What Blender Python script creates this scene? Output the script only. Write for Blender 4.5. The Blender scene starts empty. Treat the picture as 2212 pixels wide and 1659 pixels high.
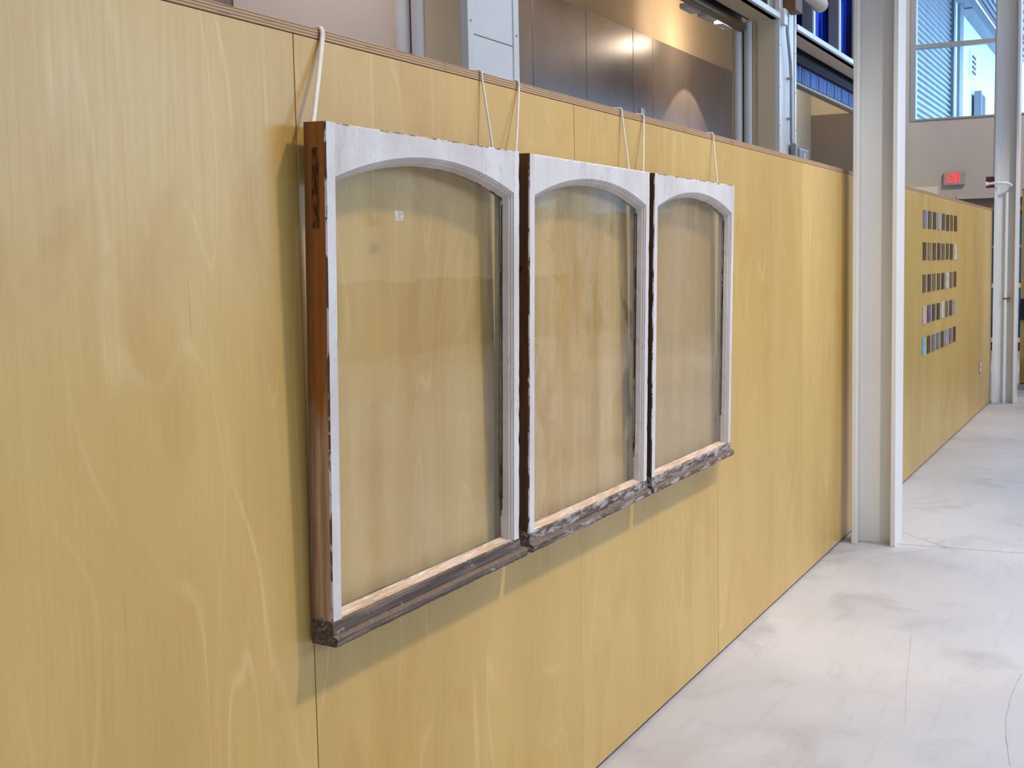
import bpy, bmesh, math, random
from mathutils import Vector, Matrix

random.seed(7)
scene = bpy.context.scene
col = scene.collection

# ------------------------------------------------------------------ camera
F_PX = 2783.9
YAW, TILT, ROLL = .4604, -.0928, -.0201
CAM = Vector((-1.88429, -1.345538, 1.404708))
fw = Vector((math.cos(YAW) * math.cos(TILT), math.sin(YAW) * math.cos(TILT), math.sin(TILT)))
rt = fw.cross(Vector((0, 0, 1))).normalized()
up = rt.cross(fw)
r2 = math.cos(ROLL) * rt + math.sin(ROLL) * up
u2 = -math.sin(ROLL) * rt + math.cos(ROLL) * up
cd = bpy.data.cameras.new('camera')
cd.sensor_width = 36.0
cd.lens = F_PX / 2212 * 36.0
cd.clip_end = 200
cam = bpy.data.objects.new('camera', cd)
col.objects.link(cam)
cam.matrix_world = Matrix((r2, u2, -fw)).transposed().to_4x4()
cam.location = CAM
scene.camera = cam

# ------------------------------------------------------------------ world (blue dusk sky)
world = bpy.data.worlds.new('dusk_sky')
scene.world = world
world.use_nodes = True
bg = world.node_tree.nodes['Background']
bg.inputs[0].default_value = (.33, .60, 1.0, 1)
bg.inputs[1].default_value = 7.5

# ------------------------------------------------------------------ hall lights
def spot(name, loc, aim, energy, color, size, blend=.6, radius=.4):
    l = bpy.data.lights.new(name, 'SPOT')
    l.energy = energy; l.color = color; l.spot_size = math.radians(size); l.spot_blend = blend; l.shadow_soft_size = radius
    o = bpy.data.objects.new(name, l); col.objects.link(o)
    o.location = loc
    o.rotation_euler = (Vector(aim) - Vector(loc)).to_track_quat('-Z', 'Y').to_euler()
    return o

def area(name, loc, aim, energy, color, sx, sy):
    l = bpy.data.lights.new(name, 'AREA')
    l.energy = energy; l.color = color; l.shape = 'RECTANGLE'; l.size = sx; l.size_y = sy
    o = bpy.data.objects.new(name, l); col.objects.link(o)
    o.location = loc
    o.rotation_euler = (Vector(aim) - Vector(loc)).to_track_quat('-Z', 'Y').to_euler()
    return o

WARM = (1.0, .87, .72)
spot('hall_lamp_or_fill', (3.3, -4.2, 7.9), (1.5, -.6, .1), 2300, WARM, 60, 1.0, .3)
spot('hall_lamp_or_fill', (8.8, -4.2, 7.9), (5.2, -.8, .1), 900, WARM, 75, .6, .3)
spot('hall_lamp_or_fill', (14.2, -4.2, 7.9), (10.6, -.6, .3), 1050, WARM, 75, .6, .3)
spot('hall_lamp_or_fill', (13.0, -2.5, 7.9), (18, .6, 3.0), 1700, WARM, 75)  # added fill spot to brighten the end wall
spot('hall_lamp_or_fill', (13.5, -3.2, 7.9), (13.5, -7, 1.2), 1500, WARM, 75)  # added fill spot, brightens the opposite wall for the glass reflections
spot('column_lamp', (-1.5, -4.6, 7.9), (4.5, -.25, 1.3), 1900, (1, .96, .92), 11.5, .5, .25)
spot('column_lamp', (5.0, -4.6, 7.9), (11.1, -.25, 1.3), 1900, (1, .96, .92), 11.5, .5, .25)
area('hall_ambient_fill', (5, -3.4, 8.2), (5, -3.4, 0), 340, (1.0, .94, .88), 21, 6)  # added overhead fill standing in for ambient room light
# daylight through the long window band of the opposite wall, then an added rear fill
area('hall_window_daylight', (4.6, -6.85, 2.8), (4.2, 0, .6), 400, (.46, .68, 1.0), 9, 1.8)
area('rear_fill', (-5.85, -3.2, 3.0), (0, -2.4, 2.6), 100, (.60, .78, 1.0), 5, 4)  # added fill from behind the camera, the rear wall is solid

scene.view_settings.view_transform = 'Standard'
scene.view_settings.look = 'None'
scene.view_settings.exposure = -0.20
scene.view_settings.gamma = 1.0
scene.view_settings.use_curve_mapping = False

# ------------------------------------------------------------------ node helpers
def srgb(r, g, b):
    f = lambda c: ((c / 255 + .055) / 1.055) ** 2.4 if c / 255 > .04045 else c / 255 / 12.92
    return (f(r), f(g), f(b), 1)

class NT:
    def __init__(s, name):
        s.m = bpy.data.materials.new(name); s.m.use_nodes = True
        s.t = s.m.node_tree; s.n = s.t.nodes; s.l = s.t.links
        s.b = s.n['Principled BSDF']; s.out = s.n['Material Output']
        s._tc = None
    def new(s, t, **kw):
        n = s.n.new(t)
        for k, v in kw.items(): setattr(n, k, v)
        return n
    def put(s, sock, v):
        if isinstance(v, bpy.types.NodeSocket): s.l.new(v, sock)
        else: sock.default_value = v
    def obj(s):
        if not s._tc: s._tc = s.new('ShaderNodeTexCoord')
        return s._tc.outputs['Object']
    def coords(s, scale=(1, 1, 1), rnd=False, vec=None):
        mp = s.new('ShaderNodeMapping')
        s.l.new(vec if vec is not None else s.obj(), mp.inputs[0])
        mp.inputs['Scale'].default_value = scale
        if rnd:
            oi = s.new('ShaderNodeObjectInfo')
            mm = s.new('ShaderNodeVectorMath', operation='SCALE')
            mm.inputs[0].default_value = (37.7, 91.3, 53.1)
            s.l.new(oi.outputs['Random'], mm.inputs['Scale'])
            s.l.new(mm.outputs[0], mp.inputs['Location'])
        return mp.outputs[0]
    def noise(s, vec, scale=1, detail=3, rough=.55, dist=0):
        n = s.new('ShaderNodeTexNoise')
        s.l.new(vec, n.inputs['Vector'])
        n.inputs['Scale'].default_value = scale; n.inputs['Detail'].default_value = detail
        n.inputs['Roughness'].default_value = rough; n.inputs['Distortion'].default_value = dist
        return n.outputs[0]
    def ramp(s, fac, stops, interp='LINEAR'):
        n = s.new('ShaderNodeValToRGB'); s.l.new(fac, n.inputs[0])
        n.color_ramp.interpolation = interp
        e = n.color_ramp.elements
        while len(e) < len(stops): e.new(.5)
        for i, (p, c) in enumerate(stops):
            e[i].position = p
            e[i].color = c if not isinstance(c, (int, float)) else (c, c, c, 1)
        return n.outputs[0]
    def mix(s, fac, a, b, mode='MIX'):
        n = s.new('ShaderNodeMix', data_type='RGBA', blend_type=mode)
        s.put(n.inputs[0], fac); s.put(n.inputs[6], a); s.put(n.inputs[7], b)
        return n.outputs[2]
    def math(s, op, a, b=0.0, c=0.0):
        n = s.new('ShaderNodeMath', operation=op)
        s.put(n.inputs[0], a); s.put(n.inputs[1], b); s.put(n.inputs[2], c)
        return n.outputs[0]
    def sep(s, vec):
        n = s.new('ShaderNodeSeparateXYZ'); s.l.new(vec, n.inputs[0]); return n.outputs
    def bump(s, h, strength=.2, dist=.01):
        n = s.new('ShaderNodeBump'); s.l.new(h, n.inputs['Height'])
        n.inputs['Strength'].default_value = strength; n.inputs['Distance'].default_value = dist
        s.l.new(n.outputs[0], s.b.inputs['Normal']); return n.outputs[0]
    def base(s, c): s.put(s.b.inputs['Base Color'], c)
    def rough(s, r): s.put(s.b.inputs['Roughness'], r)

def plain(name, c, rough=.5, metal=0, var=.12, scale=6, emis=None, spec=.5):
    m = NT(name)
    nz = m.noise(m.coords((1, 1, 1), True), scale, 4)
    d = tuple(x * (1 - var) for x in c[:3]) + (1,)
    l = tuple(min(1, x * (1 + var * .6)) for x in c[:3]) + (1,)
    m.base(m.ramp(nz, [(.3, d), (.7, l)]))
    m.rough(rough); m.b.inputs['Metallic'].default_value = metal
    m.b.inputs['Specular IOR Level'].default_value = spec
    if emis:
        m.b.inputs['Emission Color'].default_value = c
        m.b.inputs['Emission Strength'].default_value = emis
    return m.m

# ------------------------------------------------------------------ materials
M = {}

def mat_ply():
    m = NT('birch_plywood')
    lo = m.coords((2.2, 1, .55), True)
    blot = m.noise(lo, 1.3, 3, .5)
    c = m.ramp(blot, [(.25, srgb(186, 150, 78)), (.5, srgb(198, 164, 92)), (.78, srgb(208, 178, 110))])
    # contour lines of a stretched noise: cathedral figure
    cont = m.noise(m.coords((2.6, 1, .42), True), 1.15, 2.2, .45, .35)
    fr = m.math('FRACT', m.math('MULTIPLY', cont, 15.0))
    thin = m.ramp(fr, [(.0, 0), (.42, 0), (.5, 1), (.58, 0), (1, 0)])
    brk = m.ramp(m.noise(m.coords((3, 1, 1.2), True), 1.7, 3), [(.42, 0), (.62, 1)])
    c = m.mix(m.math('MULTIPLY', m.math('MULTIPLY', thin, brk), .38), c, srgb(226, 202, 146))
    band = m.ramp(fr, [(0, 0), (1, 1)])
    c = m.mix(m.math('MULTIPLY', band, .10), c, srgb(184, 144, 70))
    # honey coloured mineral patches
    pat = m.ramp(m.noise(m.coords((5, 1, 2.6), True), .9, 4, .6, .8), [(.54, 0), (.70, 1)])
    c = m.mix(m.math('MULTIPLY', pat, .5), c, srgb(182, 138, 62))
    # fine vertical grain
    g = m.noise(m.coords((150, 1, 4.5), True), 1, 4, .65)
    c = m.mix(m.ramp(g, [(.35, .16), (.65, 0)]), c, srgb(164, 124, 60))
    # short dark flecks
    fl = m.ramp(m.noise(m.coords((46, 1, 1.9), True), 1, 2, .4), [(.765, 0), (.79, 1)])
    c = m.mix(m.math('MULTIPLY', fl, .5), c, srgb(110, 74, 34))
    m.base(c); m.rough(m.ramp(g, [(.3, .42), (.7, .34)]))
    m.b.inputs['Specular IOR Level'].default_value = .7
    m.bump(g, .03, .002)
    return m.m
M['ply'] = mat_ply()

def mat_edge():
    m = NT('plywood_edge')
    z = m.sep(m.obj())
    wob = m.noise(m.coords((3, 3, 40)), 1, 2)
    zz = m.math('MULTIPLY_ADD', wob, .0012, z[2])
    fr = m.math('FRACT', m.math('MULTIPLY', zz, 1 / .0052))
    lay = m.ramp(fr, [(0, srgb(120, 88, 62)), (.40, srgb(132, 98, 70)), (.5, srgb(192, 162, 120)), (.9, srgb(184, 152, 108)), (1, srgb(130, 95, 66))])
    kn = m.ramp(m.noise(m.coords((9, 9, 190), True), 1, 2), [(.66, 0), (.72, 1)])
    c = m.mix(m.math('MULTIPLY', kn, .7), lay, srgb(86, 54, 34))
    wash = m.noise(m.coords((1.4, 1, 1), True), 1.3, 2)
    c = m.mix(m.ramp(wash, [(.4, 0), (.7, .5)]), c, srgb(150, 116, 84))
    m.base(c); m.rough(.6)
    return m.m
M['edge'] = mat_edge()

def mat_floor():
    m = NT('polished_concrete')
    v = m.coords((1, 1, 1))
    a = m.noise(v, .55, 4, .55, .6)
    c = m.ramp(a, [(.28, srgb(164, 166, 176)), (.5, srgb(181, 183, 192)), (.72, srgb(196, 197, 204))])
    b = m.ramp(m.noise(v, 1.9, 5, .62, 1.2), [(.54, 0), (.70, 1)])  # soft grey blotches: stains, partly shadows painted into the concrete
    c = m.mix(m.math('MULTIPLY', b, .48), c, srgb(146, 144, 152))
    s = m.ramp(m.noise(m.coords((.9, 14, 1)), 2.4, 4, .6), [(.55, 0), (.72, 1)])
    c = m.mix(m.math('MULTIPLY', s, .16), c, srgb(128, 126, 134))
    tan = m.ramp(m.noise(m.coords((1.3, 1, 1)), .9, 3), [(.5, 0), (.7, 1)])
    c = m.mix(m.math('MULTIPLY', tan, .22), c, srgb(190, 178, 172))
    sp = m.ramp(m.noise(v, 46, 2), [(.76, 0), (.79, 1)])
    c = m.mix(m.math('MULTIPLY', sp, .4), c, srgb(120, 110, 108))
    m.base(c)
    m.rough(m.ramp(a, [(.3, .36), (.7, .52)]))
    m.b.inputs['Specular IOR Level'].default_value = .35
    m.bump(m.noise(v, 30, 3), .04, .003)
    return m.m
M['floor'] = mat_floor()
M['joint'] = plain('dark_joint_filler', srgb(72, 62, 58), .9)  # dark filler in the saw-cut joints

def mat_paint(name, c1, c2, chips, under):
    m = NT(name)
    v = m.coords((1, 1, 1), True)
    big = m.noise(m.coords((5, 5, 2.2), True), 1.6, 4, .6)
    c = m.ramp(big, [(.3, c2), (.62, c1)])
    gr = m.noise(m.coords((120, 120, 120), True), 1, 4, .7)
    c = m.mix(m.ramp(gr, [(.32, .2), (.5, 0)]), c, srgb(160, 150, 150))
    ch = m.ramp(m.noise(m.coords((26, 26, 9), True), 1.1, 5, .68, .4), [(chips, 0), (chips + .03, 1)])
    c = m.mix(ch, c, under)
    cr = m.ramp(m.noise(m.coords((58, 58, 5), True), 1.0, 4, .6, .6), [(.485, 0), (.5, 1), (.515, 0)])
    msk = m.ramp(m.noise(m.coords((7, 7, 3.5), True), 1, 2), [(.56, 0), (.66, 1)])
    c = m.mix(m.math('MULTIPLY', m.math('MULTIPLY', cr, msk), .75), c, srgb(110, 98, 100))
    m.base(c); m.rough(.55)
    m.bump(m.math('SUBTRACT', big, m.math('MULTIPLY', ch, .5)), .22, .004)
    return m.m
M['paint'] = mat_paint('flaking_white_paint', srgb(213, 211, 213), srgb(196, 189, 186), .70, srgb(150, 122, 104))
M['mould'] = mat_paint('aged_cream_paint', srgb(204, 193, 184), srgb(186, 170, 158), .69, srgb(160, 136, 116))
M['worn'] = mat_paint('chipped_paint_edge', srgb(214, 206, 204), srgb(150, 124, 112), .50, srgb(84, 50, 38))

def mat_side(name, top, low, split, dark):
    m = NT(name)
    z = m.sep(m.obj())[2]
    w = m.noise(m.coords((30, 30, 3), True), 1, 3)
    f = m.ramp(m.math('MULTIPLY_ADD', w, .35, z), [(split - .06, low), (split + .02, top)])
    g = m.noise(m.coords((120, 120, 4), True), 1, 4, .65)
    c = m.mix(m.ramp(g, [(.35, .55), (.65, 0)]), f, dark)
    sp = m.ramp(m.noise(m.coords((60, 60, 22), True), 1, 3), [(.72, 0), (.76, 1)])
    c = m.mix(m.math('MULTIPLY', sp, .6), c, srgb(200, 180, 160))
    yb = m.math('MULTIPLY_ADD', m.noise(m.coords((1, 1, 7), True), 1, 3), -.022, m.sep(m.obj())[1])
    c = m.mix(m.ramp(m.math('ADD', yb, .5), [(.472, 0), (.486, .6)]), c, dark)
    m.base(c); m.rough(.42)
    m.bump(g, .2, .003)
    return m.m
M['side1'] = mat_side('orange_varnished_wood', srgb(158, 92, 34), srgb(196, 158, 124), .60, srgb(78, 50, 30))
M['side2'] = mat_side('dark_bare_wood', srgb(92, 66, 44), srgb(84, 62, 46), .5, srgb(44, 30, 20))

def mat_sill(name, k):
    m = NT(name)
    g = m.noise(m.coords((5, 110, 110), True), 1, 5, .65)
    c = m.ramp(g, [(.3, srgb(52, 42, 38)), (.52, srgb(92, 78, 70)), (.75, srgb(134, 116, 104))])
    ch = m.ramp(m.noise(m.coords((14, 70, 60), True), 1.0, 5, .7, .5), [(k, 0), (k + .14, .8)])
    c = m.mix(ch, c, srgb(186, 180, 184))
    m.base(c); m.rough(.8); m.bump(g, .6, .004)
    return m.m
M['sill'] = mat_sill('weathered_grey_brown_wood', .58)
M['sill_mid'] = mat_sill('weathered_wood_with_white_paint', .48)

def mat_bevel():
    m = NT('bare_tan_wood_bevel')
    g = m.noise(m.coords((7, 60, 60), True), 1, 5, .65)
    c = m.ramp(g, [(.3, srgb(168, 138, 114)), (.6, srgb(200, 176, 154))])
    ch = m.ramp(m.noise(m.coords((13, 190, 190), True), 1, 5, .75), [(.52, 0), (.62, .9)])
    c = m.mix(ch, c, srgb(218, 210, 206))
    dk = m.ramp(m.noise(m.coords((10, 170, 170), True), 1.3, 4), [(.62, 0), (.70, .8)])
    c = m.mix(dk, c, srgb(104, 82, 70))
    m.base(c); m.rough(.75); m.bump(g, .4, .003)
    return m.m
M['bevel'] = mat_bevel()
M['ledge'] = plain('dusty_brown_ledge_wood', srgb(108, 90, 76), .8, 0, .3, 60)

def mat_glass(name, haze_lo, haze_hi, patches, tint):
    m = NT(name)
    N = m.n
    # dirt amount: vertical runs and wiped patches
    runs = m.noise(m.coords((14, 1, 1.4), True), 1, 3, .5, .3)
    runs = m.ramp(runs, [(.35, haze_lo), (.7, haze_hi)])
    spots = m.ramp(m.noise(m.coords((9, 1, 5), True), 1.0, 4, .55, .7), [(patches, 1), (patches + .06, .35)])
    haze = m.math('MULTIPLY', runs, spots)
    edge = m.noise(m.coords((40, 40, 40), True), 1, 3)
    haze = m.math('MULTIPLY', haze, m.ramp(edge, [(.2, .8), (.8, 1.15)]))
    tr = N.new('ShaderNodeBsdfTransparent'); tr.inputs[0].default_value = (1, .995, .98, 1)
    df = N.new('ShaderNodeBsdfDiffuse'); df.inputs[0].default_value = tint
    tl = N.new('ShaderNodeBsdfTranslucent'); tl.inputs[0].default_value = tint
    dm = N.new('ShaderNodeMixShader'); dm.inputs[0].default_value = .35
    m.l.new(df.outputs[0], dm.inputs[1]); m.l.new(tl.outputs[0], dm.inputs[2])
    gl = N.new('ShaderNodeBsdfGlossy'); gl.inputs['Roughness'].default_value = .03
    bp = N.new('ShaderNodeBump'); bp.inputs['Strength'].default_value = .03; bp.inputs['Distance'].default_value = .01
    m.l.new(m.noise(m.coords((5, 5, 9), True), 1.5, 2), bp.inputs['Height'])
    m.l.new(bp.outputs[0], gl.inputs['Normal'])
    fr = N.new('ShaderNodeLayerWeight'); fr.inputs[0].default_value = .5
    sch = m.math('MULTIPLY_ADD', m.math('POWER', fr.outputs['Facing'], 5.0), .92, .085)
    m1 = N.new('ShaderNodeMixShader'); m.l.new(haze, m1.inputs[0]); m.l.new(tr.outputs[0], m1.inputs[1]); m.l.new(dm.outputs[0], m1.inputs[2])
    m2 = N.new('ShaderNodeMixShader'); m.l.new(sch, m2.inputs[0]); m.l.new(m1.outputs[0], m2.inputs[1]); m.l.new(gl.outputs[0], m2.inputs[2])
    m.l.new(m2.outputs[0], m.out.inputs[0])
    return m.m
M['glass1'] = mat_glass('dusty_window_glass', .05, .26, .60, srgb(228, 221, 184))
M['glass2'] = mat_glass('streaked_window_glass', .10, .44, .54, srgb(228, 214, 180))
M['glass3'] = mat_glass('greasy_window_glass', .28, .48, .66, srgb(212, 198, 172))

def mat_pane(name, tint, gloss=.06, streak=0):
    m = NT(name); N = m.n
    tr = N.new('ShaderNodeBsdfTransparent')
    if streak:
        nz = m.noise(m.coords((1.6, 1.6, .5), True), 3.0, 4, .6)
        d = tuple(x * (1 - streak) for x in tint[:3]) + (1,)
        m.l.new(m.ramp(nz, [(.35, d), (.68, tint)]), tr.inputs[0])
    else: tr.inputs[0].default_value = tint
    gl = N.new('ShaderNodeBsdfGlossy'); gl.inputs['Roughness'].default_value = .05
    mx = N.new('ShaderNodeMixShader'); mx.inputs[0].default_value = gloss
    m.l.new(tr.outputs[0], mx.inputs[1]); m.l.new(gl.outputs[0], mx.inputs[2]); m.l.new(mx.outputs[0], m.out.inputs[0])
    return m.m
M['pane'] = mat_pane('clear_window_pane', (.93, .96, .98, 1))
M['bluepane'] = mat_pane('deep_blue_glazing', (.05, .12, .40, 1), .03, .75)
M['clearpane'] = mat_pane('lightly_tinted_pane', (.40, .40, .40, 1), .05)
M['doorpane'] = mat_pane('blue_green_door_glass', (.055, .13, .17, 1), .05)
M['tintpane'] = mat_pane('grey_tinted_pane', (.26, .26, .26, 1), .05)
M['palepane'] = mat_pane('frosted_pale_pane', (.32, .16, .10, 1), .1)

def mat_blue_reflection():
    m = NT('door_glazing_blue_reflection'); N = m.n
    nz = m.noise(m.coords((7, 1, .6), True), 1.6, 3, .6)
    c = m.ramp(nz, [(.35, srgb(6, 20, 92)), (.6, srgb(44, 116, 236))])  # blue reflection of sky-lit windows painted into the glazing colour
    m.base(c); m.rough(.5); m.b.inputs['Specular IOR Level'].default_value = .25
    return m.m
M['blue_reflection'] = mat_blue_reflection()

M['steel_white'] = plain('off_white_steel_paint', srgb(216, 216, 216), .38, 0, .05, 2.0)
M['white'] = plain('white_enamel', srgb(226, 228, 230), .35, 0, .04, 3)
M['cream'] = plain('cream_wall_paint', srgb(222, 204, 172), .7, 0, .05, 1.5)
M['offwhite'] = plain('off_white_wall_paint', srgb(214, 208, 196), .65, 0, .05, 1.5)
M['greywall'] = plain('warm_grey_wall_paint', srgb(176, 170, 164), .75, 0, .05, 1.2)
M['darkwall'] = plain('taupe_wall_paint', srgb(132, 118, 106), .7, 0, .06, 1.2)
M['alu'] = plain('grey_aluminium_frame', srgb(150, 152, 152), .4, .2, .05, 3)
M['dark'] = plain('near_black_recess', srgb(34, 30, 32), .7)
M['brownbar'] = plain('brown_anodised_bar', srgb(116, 92, 62), .4, .3, .1, 4)
M['galv'] = plain('galvanised_grey_steel', srgb(158, 162, 166), .35, .5, .08, 9)
M['cord'] = plain('white_cotton_cord', srgb(232, 226, 218), .8, 0, .1, 60)
M['rust'] = plain('rust_stained_cream_paint', srgb(196, 178, 128), .7, 0, .2, 2)
M['red'] = plain('dull_red_enamel', srgb(150, 62, 66), .45, 0, .1, 9)
M['brownbox'] = plain('brown_bracket_paint', srgb(118, 80, 52), .6, 0, .15, 9)
M['leather'] = plain('dark_brown_leather', srgb(58, 40, 34), .4, 0, .2, 8)
M['black'] = plain('black_plastic', srgb(30, 28, 32), .5)
M['exit_red'] = plain('lit_red_letters', (1.0, .055, .05, 1), .4, 0, .01, 3, emis=1.0)
M['exit_case'] = plain('exit_sign_grey_case', srgb(158, 150, 152), .5, 0, .04, 3)
M['ground'] = plain('outdoor_concrete', srgb(190, 190, 188), .8)
M['corr'] = plain('corrugated_steel_cladding', srgb(134, 137, 142), .4, .1, .04, .7)
M['extwhite'] = plain('white_cladding_panel', srgb(248, 248, 246), .6, 0, .03, .8)
M['extgrey'] = plain('grey_steel_post', srgb(120, 126, 132), .5)
M['extdark'] = plain('dark_outdoor_steel', srgb(52, 56, 66), .6)
M['ceil'] = plain('white_ceiling_deck', srgb(220, 218, 212), .8)
M['opplow'] = plain('dark_oak_panelling', srgb(92, 74, 56), .7, 0, .2, 1.2)
M['sticker'] = mat_pane('milky_paper_sticker', (.75, .75, .75, 1), .02)
def mat_sticker():
    m = NT('faded_paper_sticker')
    m.base(m.ramp(m.noise(m.coords((1, 1, 1)), 120, 3), [(.35, srgb(176, 172, 164)), (.6, srgb(214, 212, 206))]))
    m.b.inputs['Alpha'].default_value = .62
    m.rough(.8); return m.m
M['sticker'] = mat_sticker()
def mat_stamp():
    m = NT('faded_dark_ink_stamp')
    m.base(srgb(46, 28, 14))
    m.l.new(m.ramp(m.noise(m.coords((150, 150, 60)), 1, 4), [(.4, .5), (.6, .08)]), m.b.inputs['Alpha'])
    m.rough(.6); return m.m
M['stamp'] = mat_stamp()

def mat_zinc():
    m = NT('zinc_grey_wall_panel')
    nz = m.noise(m.coords((1.2, 1, .7), True), 1.6, 5, .6)
    c = m.ramp(nz, [(.3, srgb(132, 120, 112)), (.7, srgb(152, 141, 133))])
    st = m.ramp(m.noise(m.coords((11, 1, 2.2), True), 1, 4), [(.62, 0), (.74, 1)])
    c = m.mix(m.math('MULTIPLY', st, .3), c, srgb(104, 94, 88))
    m.base(c); m.b.inputs['Metallic'].default_value = .15
    m.rough(m.ramp(nz, [(.3, .29), (.7, .38)]))
    return m.m
M['zinc'] = mat_zinc()

def mat_plaque(name, c):
    m = NT(name)
    a = m.noise(m.coords((24, 24, 18), True), 1, 5, .7)
    d = tuple(x * .62 for x in c[:3]) + (1,); l = tuple(min(1, x * 1.3) for x in c[:3]) + (1,)
    m.base(m.ramp(a, [(.32, d), (.68, l)])); m.rough(.45)
    m.bump(a, .15, .002)
    return m.m

# ------------------------------------------------------------------ mesh helpers
class MB:
    def __init__(s): s.v = []; s.f = []; s.mi = []
    def add(s, vs, fs, mi=0):
        o = len(s.v); s.v += [tuple(p) for p in vs]
        for k, f in enumerate(fs):
            s.f.append(tuple(i + o for i in f)); s.mi.append(mi[k] if isinstance(mi, (list, tuple)) else mi)
        return s
    def box(s, x0, x1, y0, y1, z0, z1, mi=0):
        return s.add([(x0, y0, z0), (x1, y0, z0), (x1, y1, z0), (x0, y1, z0), (x0, y0, z1), (x1, y0, z1), (x1, y1, z1), (x0, y1, z1)],
                     [(0, 3, 2, 1), (4, 5, 6, 7), (0, 1, 5, 4), (1, 2, 6, 5), (2, 3, 7, 6), (3, 0, 4, 7)], mi)
    def loft(s, rings, mis=0, caps=True):
        n = len(rings[0]); vs = [p for r in rings for p in r]; fs = []; mi = []
        for i in range(len(rings) - 1):
            for j in range(n):
                k = (j + 1) % n
                fs.append((i * n + j, i * n + k, (i + 1) * n + k, (i + 1) * n + j))
                mi.append(mis[j] if isinstance(mis, (list, tuple)) else mis)
        if caps:
            b = (len(rings) - 1) * n
            fs += [tuple(range(n))[::-1], tuple(range(b, b + n))]
            mi += [mis[0] if isinstance(mis, (list, tuple)) else mis] * 2
        return s.add(vs, fs, mi)
    def tube(s, pts, r, n=10, mi=0, caps=True):
        pts = [Vector(p) for p in pts]; rings = []; pn = None
        for i, p in enumerate(pts):
            t = (pts[min(i + 1, len(pts) - 1)] - pts[max(i - 1, 0)]).normalized()
            if pn is None: a = t.orthogonal().normalized()
            else: a = (pn - t * pn.dot(t)).normalized()
            pn = a; b = t.cross(a)
            rr = r[i] if isinstance(r, (list, tuple)) else r
            rings.append([p + a * (rr * math.cos(q)) + b * (rr * math.sin(q)) for q in [2 * math.pi * k / n for k in range(n)]])
        return s.loft(rings, mi, caps)
    def mesh(s, name, mats, bevel=0, smooth=False, seg=2):
        me = bpy.data.meshes.new(name)
        me.from_pydata(s.v, [], s.f)
        for m_ in mats: me.materials.append(m_)
        for p, i in zip(me.polygons, s.mi): p.material_index = i
        bm = bmesh.new(); bm.from_mesh(me)
        bmesh.ops.recalc_face_normals(bm, faces=bm.faces)
        if bevel:
            bmesh.ops.bevel(bm, geom=[e for e in bm.edges if e.calc_face_angle(0) > .5], offset=bevel, segments=seg, affect='EDGES', profile=.5)
        if smooth:
            for f in bm.faces: f.smooth = True
            for e in bm.edges: e.smooth = e.calc_face_angle(0) < .7
        bm.to_mesh(me); bm.free()
        return me
    def build(s, name, mats, parent=None, bevel=0, smooth=False, loc=None, seg=2):
        if not isinstance(mats, (list, tuple)): mats = [mats]
        o = bpy.data.objects.new(name, s.mesh(name, mats, bevel, smooth, seg))
        col.objects.link(o)
        if parent is not None: o.parent = parent
        if loc is not None: o.location = loc
        return o

def box(name, m, b, parent=None, bevel=0, loc=None):
    return MB().box(*b).build(name, m, parent, bevel, loc=loc)

def tag(o, label, cat, group=None):
    o['label'] = label; o['category'] = cat
    if group: o['group'] = group
    return o
def struct(o, label=None, cat=None):
    o['kind'] = 'structure'
    if label: o['label'] = label
    if cat: o['category'] = cat
    return o
def empty(name, loc=(0, 0, 0), rot=(0, 0, 0)):
    o = bpy.data.objects.new(name, None); col.objects.link(o)
    o.location = loc; o.rotation_euler = rot; o.empty_display_size = .1
    return o
def copy_tree(o, parent=None):
    c = o.copy(); col.objects.link(c); c.parent = parent
    for ch in list(o.children):
        copy_tree(ch, c)
    return c

# ================================================================== SETTING
# ---- floor: dark joint bed with concrete slabs around it
floor = struct(box('floor', M['joint'], (-6, 18, -7, 3.9, -.15, -.006)), 'pale polished concrete floor with saw-cut joints around the columns', 'floor')
def slab(poly):
    n = len(poly); vs = [(x, y, -.006) for x, y in poly] + [(x, y, 0) for x, y in poly]
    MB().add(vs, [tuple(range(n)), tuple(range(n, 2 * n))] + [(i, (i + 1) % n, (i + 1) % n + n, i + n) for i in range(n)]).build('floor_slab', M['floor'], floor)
G = .003
JX = 4.523                                     # joint line crossing the hall at the column
# diamond isolation joint round the column
cxy = (4.519, -.489)
dm_left, dm_right = (4.037, -.045), (5.02, -.045)
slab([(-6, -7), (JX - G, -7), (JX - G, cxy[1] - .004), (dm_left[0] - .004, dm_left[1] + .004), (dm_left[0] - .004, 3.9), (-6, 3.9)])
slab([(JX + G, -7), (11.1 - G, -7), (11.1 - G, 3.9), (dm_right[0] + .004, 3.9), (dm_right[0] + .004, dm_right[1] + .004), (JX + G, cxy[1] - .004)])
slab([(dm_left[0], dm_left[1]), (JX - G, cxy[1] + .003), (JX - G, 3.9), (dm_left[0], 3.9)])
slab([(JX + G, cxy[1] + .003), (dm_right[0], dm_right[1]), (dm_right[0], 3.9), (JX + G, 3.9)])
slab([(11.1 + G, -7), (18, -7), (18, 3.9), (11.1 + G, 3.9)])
def hairline(pts, w):
    m = MB(); L = []; R = []
    for i, p in enumerate(pts):
        a = Vector(pts[max(i - 1, 0)]); b = Vector(pts[min(i + 1, len(pts) - 1)]); t = (b - a).normalized()
        n = Vector((-t.y, t.x)); ww = w * (.5 + random.random())
        L.append((p[0] + n.x * ww, p[1] + n.y * ww, .0006)); R.append((p[0] - n.x * ww, p[1] - n.y * ww, .0006))
    vs = L + R; k = len(pts)
    m.add(vs, [(i, i + 1, k + i + 1, k + i) for i in range(k - 1)])
    return m.build('hairline_crack', M['crack'], floor)
M['crack'] = plain('hairline_crack_stain', srgb(158, 152, 154), .9, 0, .2, 20)
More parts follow.
